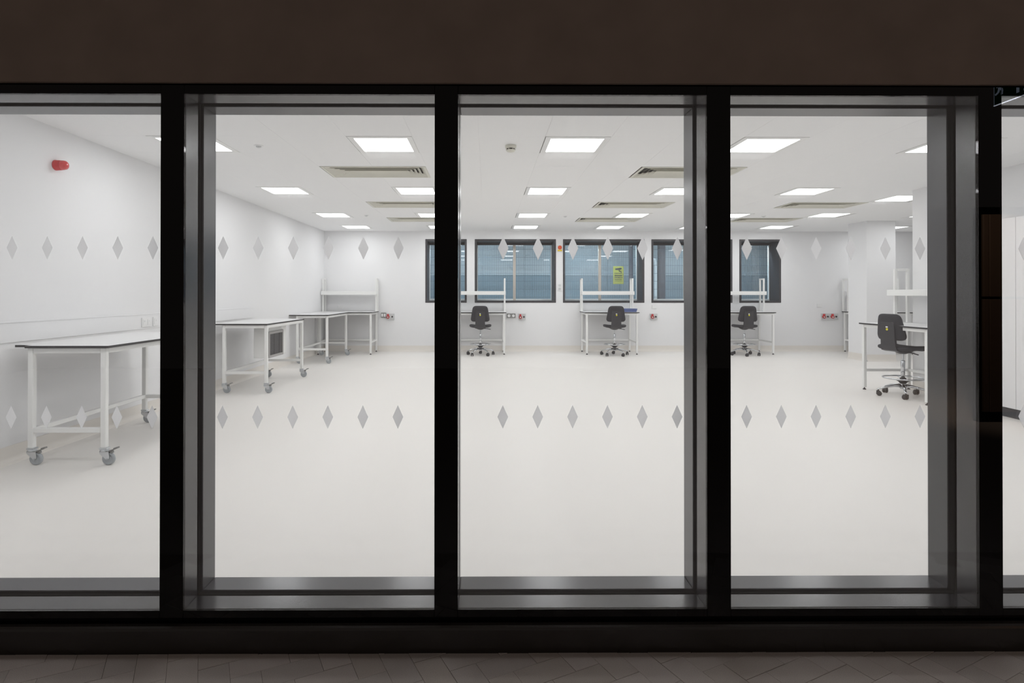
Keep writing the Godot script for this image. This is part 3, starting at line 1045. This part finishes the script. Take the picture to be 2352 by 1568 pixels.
# ==================================================================== things on the walls
func outlet(label: String, at: Vector3, turn: float, w: float, h: float, kinds: Array, body := "metal_clad") -> void:
	var t := thing("wall_outlet", label, "socket", at, turn, "sockets on the walls")
	var st := mb()
	bx(st, Vector3(-w / 2, -h / 2, 0), Vector3(w / 2, h / 2, 0.035 if body != "white_plastic" else 0.012), 0.003)
	part("back_box", st, body, t)
	var z := 0.035 if body != "white_plastic" else 0.012
	var n := kinds.size()
	for i in n:
		var x := -w / 2 + w * (i + 0.5) / n
		st = mb()
		if kinds[i] == "red":
			var tip := Transform3D(Basis(Vector3.RIGHT, PI / 2 + 0.3), Vector3(x, 0.002, z))
			lathe(st, [Vector2(0, 0), Vector2(0.034, 0), Vector2(0.034, 0.045), Vector2(0.029, 0.05), Vector2(0.027, 0.03), Vector2(0, 0.03)], 20, tip)
			var r := part("power_inlet", st, "red", t, "red industrial socket")
			st = mb()
			bx(st, Vector3(x - 0.018, 0.03, z), Vector3(x + 0.018, 0.062, z + 0.05), 0.005)
			part("flap", st, "red", r)
			st = mb()
			lathe(st, [Vector2(0, 0.03), Vector2(0.016, 0.03), Vector2(0.015, 0.046), Vector2(0, 0.047)], 14, tip, -1)
			part("core", st, "white_plastic", r)
		elif kinds[i] == "knob":
			lathe(st, [Vector2(0, 0), Vector2(0.02, 0), Vector2(0.018, 0.014), Vector2(0, 0.014)], 16, Transform3D(Basis(Vector3.RIGHT, PI / 2), Vector3(x, 0, z)))
			bx(st, Vector3(x - 0.004, -0.018, z + 0.012), Vector3(x + 0.004, 0.018, z + 0.022), 0.001)
			part("isolator", st, "black_plastic", t, "black turn switch")
		elif kinds[i] == "round":
			lathe(st, [Vector2(0, 0), Vector2(0.032, 0), Vector2(0.03, 0.008), Vector2(0.02, 0.008), Vector2(0.018, 0.002), Vector2(0, 0.002)], 18, Transform3D(Basis(Vector3.RIGHT, PI / 2), Vector3(x, 0, z)))
			part("insert", st, "white_plastic", t)
		else:
			bx(st, Vector3(x - w / n * 0.36, -h * 0.3, z), Vector3(x + w / n * 0.36, h * 0.3, z + 0.004), 0.001)
			bx(st, Vector3(x - 0.006, h * 0.05, z + 0.004), Vector3(x + 0.006, h * 0.22, z + 0.008), 0.001)
			part("insert", st, "white_plastic", t)


func wall_fittings() -> void:
	var z := BACK
	outlet("grey metal twin socket beside the corner bench", Vector3(-2.302, 0.81, z), 0, 0.11, 0.11, ["plain", "plain"])
	outlet("grey box with one red socket right of the corner bench", Vector3(-2.153, 0.776, z), 0, 0.18, 0.14, ["red", "knob"], "grey_plastic")
	outlet("grey metal double socket plate right of the first stool", Vector3(0.549, 0.798, z), 0, 0.195, 0.1, ["round", "round"])
	outlet("grey box with one red socket between first and second stools", Vector3(0.793, 0.772, z), 0, 0.16, 0.145, ["red", "knob"], "grey_plastic")
	outlet("grey box with one red socket right of the blue tray", Vector3(3.745, 0.777, z), 0, 0.16, 0.14, ["red", "knob"], "grey_plastic")
	outlet("long grey box with two red sockets left of the column", Vector3(7.697, 0.78, z), 0, 0.38, 0.14, ["red", "knob", "red", "knob"], "grey_plastic")
	outlet("small white socket above the red socket near the blue tray", Vector3(3.759, 1.0, z), 0, 0.11, 0.08, ["plain"], "white_plastic")
	outlet("small white socket above the long twin red box", Vector3(7.476, 1.03, z), 0, 0.11, 0.08, ["plain"], "white_plastic")
	outlet("small white socket under the shelf of the corner bench", Vector3(-3.28, 1.0, z), 0, 0.11, 0.07, ["plain"], "white_plastic")
	outlet("white double socket over the nearest wheeled bench", Vector3(LEFT + 0.007, 0.985, -6.19), PI / 2, 0.16, 0.1, ["plain", "plain"], "white_plastic")
	outlet("white single socket at the post side over the wheeled bench", Vector3(LEFT + 0.007, 0.985, -6.36), PI / 2, 0.09, 0.1, ["plain"], "white_plastic")
	# switch plate between the windows
	var t := thing("switch_plate", "white switch plate on the wall strip between two windows", "switch", Vector3(1.636, 1.44, z))
	var st := mb()
	bx(st, Vector3(-0.045, -0.085, 0), Vector3(0.045, 0.085, 0.014), 0.003)
	part("plate", st, "white_plastic", t)
	for k in 2:
		st = mb()
		bx(st, Vector3(-0.028, -0.065 + k * 0.075, 0.014), Vector3(0.028, -0.012 + k * 0.075, 0.02), 0.003)
		part("rocker", st, "grey_plastic", t)
	# emergency button
	t = thing("emergency_button", "orange push button over a yellow label between two windows", "button", Vector3(1.636, 2.305, z))
	st = mb()
	bx(st, Vector3(-0.05, -0.066, 0), Vector3(0.05, 0.066, 0.03), 0.004)
	part("back_box", st, "white_plastic", t)
	st = mb()
	lathe(st, [Vector2(0.018, 0), Vector2(0.018, 0.014), Vector2(0.044, 0.018), Vector2(0.046, 0.024), Vector2(0.038, 0.034), Vector2(0.02, 0.038), Vector2(0, 0.039)], 22, Transform3D(Basis(Vector3.RIGHT, PI / 2), Vector3(0, 0.018, 0.03)))
	part("push_button", st, "orange", t)
	st = mb()
	bx(st, Vector3(-0.05, -0.064, 0.03), Vector3(0.05, -0.03, 0.032))
	part("label_strip", st, "yellow", t, "yellow label below the button")
	# red sounder on the left wall
	t = thing("alarm_sounder", "red domed alarm sounder high on the left wall", "alarm", Vector3(LEFT, 2.372, -4.905))
	var out := Transform3D(Basis(Vector3.FORWARD, PI / 2), Vector3.ZERO)
	st = mb()
	lathe(st, [Vector2(0, 0), Vector2(0.044, 0), Vector2(0.044, 0.008), Vector2(0.042, 0.014), Vector2(0.042, 0.05), Vector2(0.04, 0.053), Vector2(0, 0.053)], 28, out)
	part("base", st, "red", t)
	st = mb()
	lathe(st, [Vector2(0.0402, 0.052), Vector2(0.0402, 0.056), Vector2(0, 0.056)], 28, out)
	part("seal", st, "dark_red", t)
	st = mb()
	lathe(st, [Vector2(0.041, 0.055), Vector2(0.041, 0.07), Vector2(0.037, 0.084), Vector2(0.028, 0.096), Vector2(0.015, 0.103), Vector2(0, 0.105)], 28, out)
	part("lens", st, "red_lens", t)


# ==================================================================== things in the ceiling
func units() -> Array:
	var a := []
	for q in [[1, 2], [6, 2], [1, 6], [6, 6], [11, 6], [1, 9], [6, 9], [11, 9]]:
		a.append(Vector2(-1.2555 + TILE_X * (q[0] - 1), -5.1485 - TILE_Z * (q[1] + 0.5)))
	a[0].x = -1.2555; a[2].x = -1.2555; a[5].x = -1.2555
	for k in [1, 3, 6]:
		a[k].x = -1.2555 + TILE_X * 6
	for k in [4, 7]:
		a[k].x = -1.2555 + TILE_X * 11
	return a


func ceiling_fittings() -> void:
	var words := ["first row from the glass, left one", "first row from the glass, cut by the third front post", "second row from the glass, left one", "second row from the glass, middle one", "second row from the glass, right one", "third row from the glass, left one", "third row from the glass, middle one", "third row from the glass, right one"]
	var hx := TILE_X - 0.012
	var hz := TILE_Z / 2 - 0.008
	var ring := func(ax: float, az: float, y: float) -> Array:
		return [Vector3(-ax, y, -az), Vector3(ax, y, -az), Vector3(ax, y, az), Vector3(-ax, y, az)]
	var f := mb()
	var fl := 0.03
	for q in [[Vector3(-hx, -0.004, -hz), Vector3(-hx + fl, 0.004, hz)], [Vector3(hx - fl, -0.004, -hz), Vector3(hx, 0.004, hz)], [Vector3(-hx + fl, -0.004, -hz), Vector3(hx - fl, 0.004, -hz + fl)], [Vector3(-hx + fl, -0.004, hz - fl), Vector3(hx - fl, 0.004, hz)]]:
		bx(f, q[0], q[1], 0.0015)
	var fm := done(f)
	var blades := []
	for k in 5:
		var st := mb()
		var ax := hx - fl - 0.002 - 0.046 * k
		var az := hz - fl - 0.002 - 0.046 * k
		var lo: Array = ring.call(ax, az, -0.002)
		var hi: Array = ring.call(ax - 0.046, az - 0.044 if k < 4 else az * 0.4, 0.034)
		for i in 4:
			var j := (i + 1) % 4
			var mid: Vector3 = (lo[i] + lo[j]) / 2
			quad(st, lo[i], lo[j], hi[j], hi[i], Vector3(-mid.x, -0.3, -mid.z))
			quad(st, lo[i] + Vector3.UP * 0.002, lo[j] + Vector3.UP * 0.002, hi[j] + Vector3.UP * 0.002, hi[i] + Vector3.UP * 0.002, Vector3(mid.x, 0.3, mid.z))
			quad(st, lo[i], lo[j], lo[j] + Vector3.UP * 0.002, lo[i] + Vector3.UP * 0.002, mid)
		if k == 4:
			quad(st, hi[0], hi[1], hi[2], hi[3], Vector3.DOWN)
			var up := Vector3.UP * 0.002
			quad(st, hi[0] + up, hi[1] + up, hi[2] + up, hi[3] + up, Vector3.UP)
		blades.append(done(st))
	var p := mb()
	bx(p, Vector3(-hx + 0.01, 0.06, -hz + 0.01), Vector3(hx - 0.01, 0.068, hz - 0.01))
	for q in [[Vector3(-hx + 0.01, 0.0, -hz + 0.01), Vector3(-hx + 0.02, 0.06, hz - 0.01)], [Vector3(hx - 0.02, 0.0, -hz + 0.01), Vector3(hx - 0.01, 0.06, hz - 0.01)], [Vector3(-hx + 0.02, 0.0, -hz + 0.01), Vector3(hx - 0.02, 0.06, -hz + 0.02)], [Vector3(-hx + 0.02, 0.0, hz - 0.02), Vector3(hx - 0.02, 0.06, hz - 0.01)]]:
		bx(p, q[0], q[1])
	var pm := done(p)
	var u := units()
	for i in u.size():
		var t := thing("air_diffuser", "beige louvred ceiling air grille, " + words[i], "air vent", Vector3(u[i].x, CEIL - 0.001, u[i].y), 0.0, "louvred air grilles in the ceiling")
		share("flange", fm, "diffuser_beige", t)
		for b in blades:
			share("louvre", b, "diffuser_beige", t)
		share("plenum", pm, "plenum", t)
	# smoke detector
	var t := thing("smoke_detector", "white smoke detector on the ceiling in the middle pane", "smoke detector", Vector3(0.227, CEIL, -5.463))
	var st := mb()
	lathe(st, [Vector2(0, 0.004), Vector2(0.052, 0.004), Vector2(0.054, -0.004), Vector2(0.05, -0.026), Vector2(0.046, -0.03), Vector2(0, -0.03)], 28, Transform3D(Basis(), Vector3.ZERO))
	part("base", st, "diffuser_beige", t)
	st = mb()
	lathe(st, [Vector2(0, -0.028), Vector2(0.036, -0.028), Vector2(0.036, -0.05), Vector2(0, -0.05)], 28)
	part("vent_ring", st, "black_plastic", t)
	st = mb()
	lathe(st, [Vector2(0.034, -0.042), Vector2(0.042, -0.042), Vector2(0.046, -0.046), Vector2(0.036, -0.058), Vector2(0.018, -0.064), Vector2(0, -0.065)], 28)
	for k in 6:
		cb(st, Vector3(0.038, -0.036, 0), Vector3(0.008, 0.014, 0.006), 0.0, Transform3D(Basis(Vector3.UP, TAU * k / 6), Vector3.ZERO))
	part("cap", st, "diffuser_beige", t)
	var where := [Vector3(-2.157, CEIL, -5.483), Vector3(-2.151, CEIL, -10.34), Vector3(1.414, CEIL, -10.421), Vector3(4.987, CEIL, -10.386)]
	var names := ["small round ceiling sensor in front of the left panel lights", "small round ceiling sensor far back on the left", "small round ceiling sensor far back in the middle", "small round ceiling sensor far back on the right"]
	for i in 4:
		var s := thing("ceiling_sensor", names[i], "sensor", where[i], 0.0, "small round sensors in the ceiling")
		st = mb()
		lathe(st, [Vector2(0, 0.002), Vector2(0.042, 0.002), Vector2(0.042, -0.004), Vector2(0.036, -0.008), Vector2(0.028, -0.008), Vector2(0, -0.008)], 24)
		part("rim", st, "white_plastic", s)
		st = mb()
		lathe(st, [Vector2(0.026, -0.007), Vector2(0.024, -0.014), Vector2(0.014, -0.021), Vector2(0, -0.023)], 20)
		part("eye", st, "grey_plastic", s)


# ==================================================================== outside, in front
func pavement() -> void:
	var st := mb()
	bx(st, Vector3(-8, -0.3, -2.2), Vector3(10, -0.054, 6))
	struct("ground", st, "joint_sand", "sandy bed under the paving before the glass", "ground")
	var g := setting("pavement", "herringbone brick paving at the foot of the glazed front", "paving")
	var along := Vector3(cos(deg_to_rad(26)), 0, -sin(deg_to_rad(26)))   # one brick direction on the ground
	var across := Vector3(-along.z, 0, along.x)
	var origin := Vector3(0.094, 0, -2.056)
	var w := 0.1
	var joint := 0.0004
	var kinds := []
	for k in 2:
		st = mb()
		bx(st, Vector3(joint, -0.05, joint), Vector3(2 * w - joint, 0.0, w - joint), 0.001)
		kinds.append(done(st))
	for i in range(-45, 46):
		for j in range(-45, 46):
			var m := posmod(i - j, 4)
			if m != 0 and m != 3:
				continue
			var u := along if m == 0 else across
			var v := across if m == 0 else -along
			var p := origin + along * (i * w) + across * (j * w)
			if m == 3:
				p += along * w
			var c := p + u * w + v * w * 0.5
			if c.z < -2.3 or c.z > -1.5 or absf(c.x) > 3.0:
				continue
			var tilt := Basis(Vector3(rng.randf_range(-1, 1), 0, rng.randf_range(-1, 1)).normalized(), rng.randf_range(0, 0.004))
			share("paving_brick", kinds[0], "paver_%d" % rng.randi_range(0, 3), g, Transform3D(tilt * Basis(u, Vector3.UP, v), p + Vector3.UP * (-0.047 + rng.randf_range(-0.001, 0.0005))))
	st = mb()
	bx(st, Vector3(-8, -0.1, -1.4), Vector3(10, -0.05, 6))
	part("bedding", st, "paver_0", g).set_meta("kind", "stuff")


# what the glass mirrors: an edge-lit exit sign and a timber door behind the viewer
func across_the_way() -> void:
	var t := thing("exit_sign", "edge lit EXIT sign mirrored in the glass at the top right", "sign", Vector3(3.94, 2.75, -0.06))
	var st := mb()
	bx(st, Vector3(-0.002, 0.0, -0.43), Vector3(0.002, 0.22, 0.12))
	part("panel", st, "exit_green", t)
	st = mb()
	bx(st, Vector3(-0.005, -0.005, -0.43), Vector3(0.005, 0.0, 0.125))
	part("lit_edge", st, "edge_glow", t, "bright lit edge")
	st = mb()
	bx(st, Vector3(-0.004, 0.0, 0.12), Vector3(0.004, 0.22, 0.123))
	part("side_edge", st, "letter_glow", t)
	var tm := TextMesh.new()
	var font := SystemFont.new()
	font.font_names = PackedStringArray(["Droid Sans"])
	font.font_weight = 700
	tm.font = font
	tm.text = "EXIT"
	tm.font_size = 64
	tm.pixel_size = 0.0024
	tm.depth = 0.001
	var l := share("lettering", tm, "letter_glow", t, Transform3D(Basis(Vector3.UP, -PI / 2), Vector3(-0.003, 0.085, -0.2)))
	st = mb()
	var face := Transform3D(Basis(Vector3(0, 0, 1), Vector3.UP, Vector3(-1, 0, 0)), Vector3(-0.002, 0.0, 0.062))
	lathe(st, [Vector2(0, 0), Vector2(0.014, 0), Vector2(0.014, 0.002), Vector2(0, 0.002)], 16, face * Transform3D(Basis(Vector3.RIGHT, PI / 2), Vector3(-0.012, 0.182, 0)), -1)
	var body := PackedVector2Array()
	for limb in [[Vector2(0.0, 0.16), Vector2(-0.012, 0.115), 0.026], [Vector2(-0.01, 0.12), Vector2(0.012, 0.1), 0.018], [Vector2(0.012, 0.1), Vector2(0.008, 0.065), 0.015], [Vector2(-0.012, 0.12), Vector2(-0.024, 0.088), 0.018], [Vector2(-0.024, 0.088), Vector2(-0.05, 0.078), 0.014], [Vector2(0.0, 0.155), Vector2(0.026, 0.14), 0.011], [Vector2(0.026, 0.14), Vector2(0.036, 0.155), 0.01], [Vector2(-0.006, 0.155), Vector2(-0.03, 0.148), 0.011], [Vector2(-0.03, 0.148), Vector2(-0.034, 0.128), 0.01]]:
		var d: Vector2 = (limb[1] - limb[0]).normalized().orthogonal() * limb[2] / 2.0
		var bar := PackedVector2Array([limb[0] + d, limb[1] + d, limb[1] - d, limb[0] - d])
		if Geometry2D.is_polygon_clockwise(bar):
			bar.reverse()
		if body.is_empty():
			body = bar
		else:
			body = Geometry2D.merge_polygons(body, bar)[0]
	var flipped := PackedVector2Array()
	for p in body:
		flipped.append(Vector2(-p.x, p.y))
	slab(st, flipped, 0.0, 0.0015, face)
	part("running_figure", st, "letter_glow", t)
	st = mb()
	for z in [-0.36, 0.05]:
		tube(st, [Vector3(0, 0.215, z), Vector3(0, 0.36, z)], 0.004, 8)
	part("rod", st, "zinc", t)
	st = mb()
	bx(st, Vector3(3.88, 3.105, GLASS + 0.016), Vector3(4.0, 3.2, 0.4), 0.004)
	tag(part("canopy_beam", st, "fascia"), "brown beam carrying the exit sign outside", "beam")
	# timber boarding across the way, lit by a small spot on the beam
	var w := setting("wall_opposite", "dim timber boarding mirrored in the right front post", "wall")
	for row in [[0.06, 1.235], [1.26, 2.12]]:
		var x := 5.18
		var k := 0
		while x < 6.6:
			var wd: float = [0.055, 0.165, 0.14, 0.17][k % 4]
			st = mb()
			bx(st, Vector3(x, row[0], 1.6), Vector3(x + wd, row[1], 1.63), 0.004)
			part("timber_board", st, "timber", w)
			x += wd + 0.012
			k += 1
	st = mb()
	bx(st, Vector3(5.15, -0.06, 1.63), Vector3(6.7, 2.2, 1.7))
	part("backing", st, "gasket", w)
	t = thing("spot_lamp", "small black spot lamp on the beam outside", "lamp", Vector3(4.045, 3.15, 0.3))
	var aim := Transform3D().looking_at(Vector3(1.5, -1.9, 1.3), Vector3.UP)
	st = mb()
	bx(st, Vector3(-0.045, -0.02, -0.02), Vector3(0.0, 0.02, 0.02), 0.003)
	lathe(st, [Vector2(0, -0.06), Vector2(0.03, -0.06), Vector2(0.034, 0.05), Vector2(0.03, 0.05), Vector2(0.028, 0.0), Vector2(0, 0.0)], 18, aim * Transform3D(Basis(Vector3.RIGHT, -PI / 2), Vector3.ZERO))
	part("can", st, "black_plastic", t)
	st = mb()
	lathe(st, [Vector2(0, 0.001), Vector2(0.026, 0.001), Vector2(0.026, 0.004), Vector2(0, 0.004)], 18, aim * Transform3D(Basis(Vector3.RIGHT, -PI / 2), Vector3.ZERO))
	part("bulb_face", st, "letter_glow", t)
	var sp := SpotLight3D.new()
	sp.name = "lamp"
	sp.transform = aim * Transform3D(Basis(), Vector3(0, 0, -0.03))
	sp.spot_angle = 32.0
	sp.spot_range = 12.0
	sp.spot_attenuation = 2.0
	sp.light_size = 0.02
	sp.light_color = Color(1.0, 0.9, 0.8)
	sp.light_energy = 12.0
	sp.shadow_enabled = true
	t.add_child(sp)
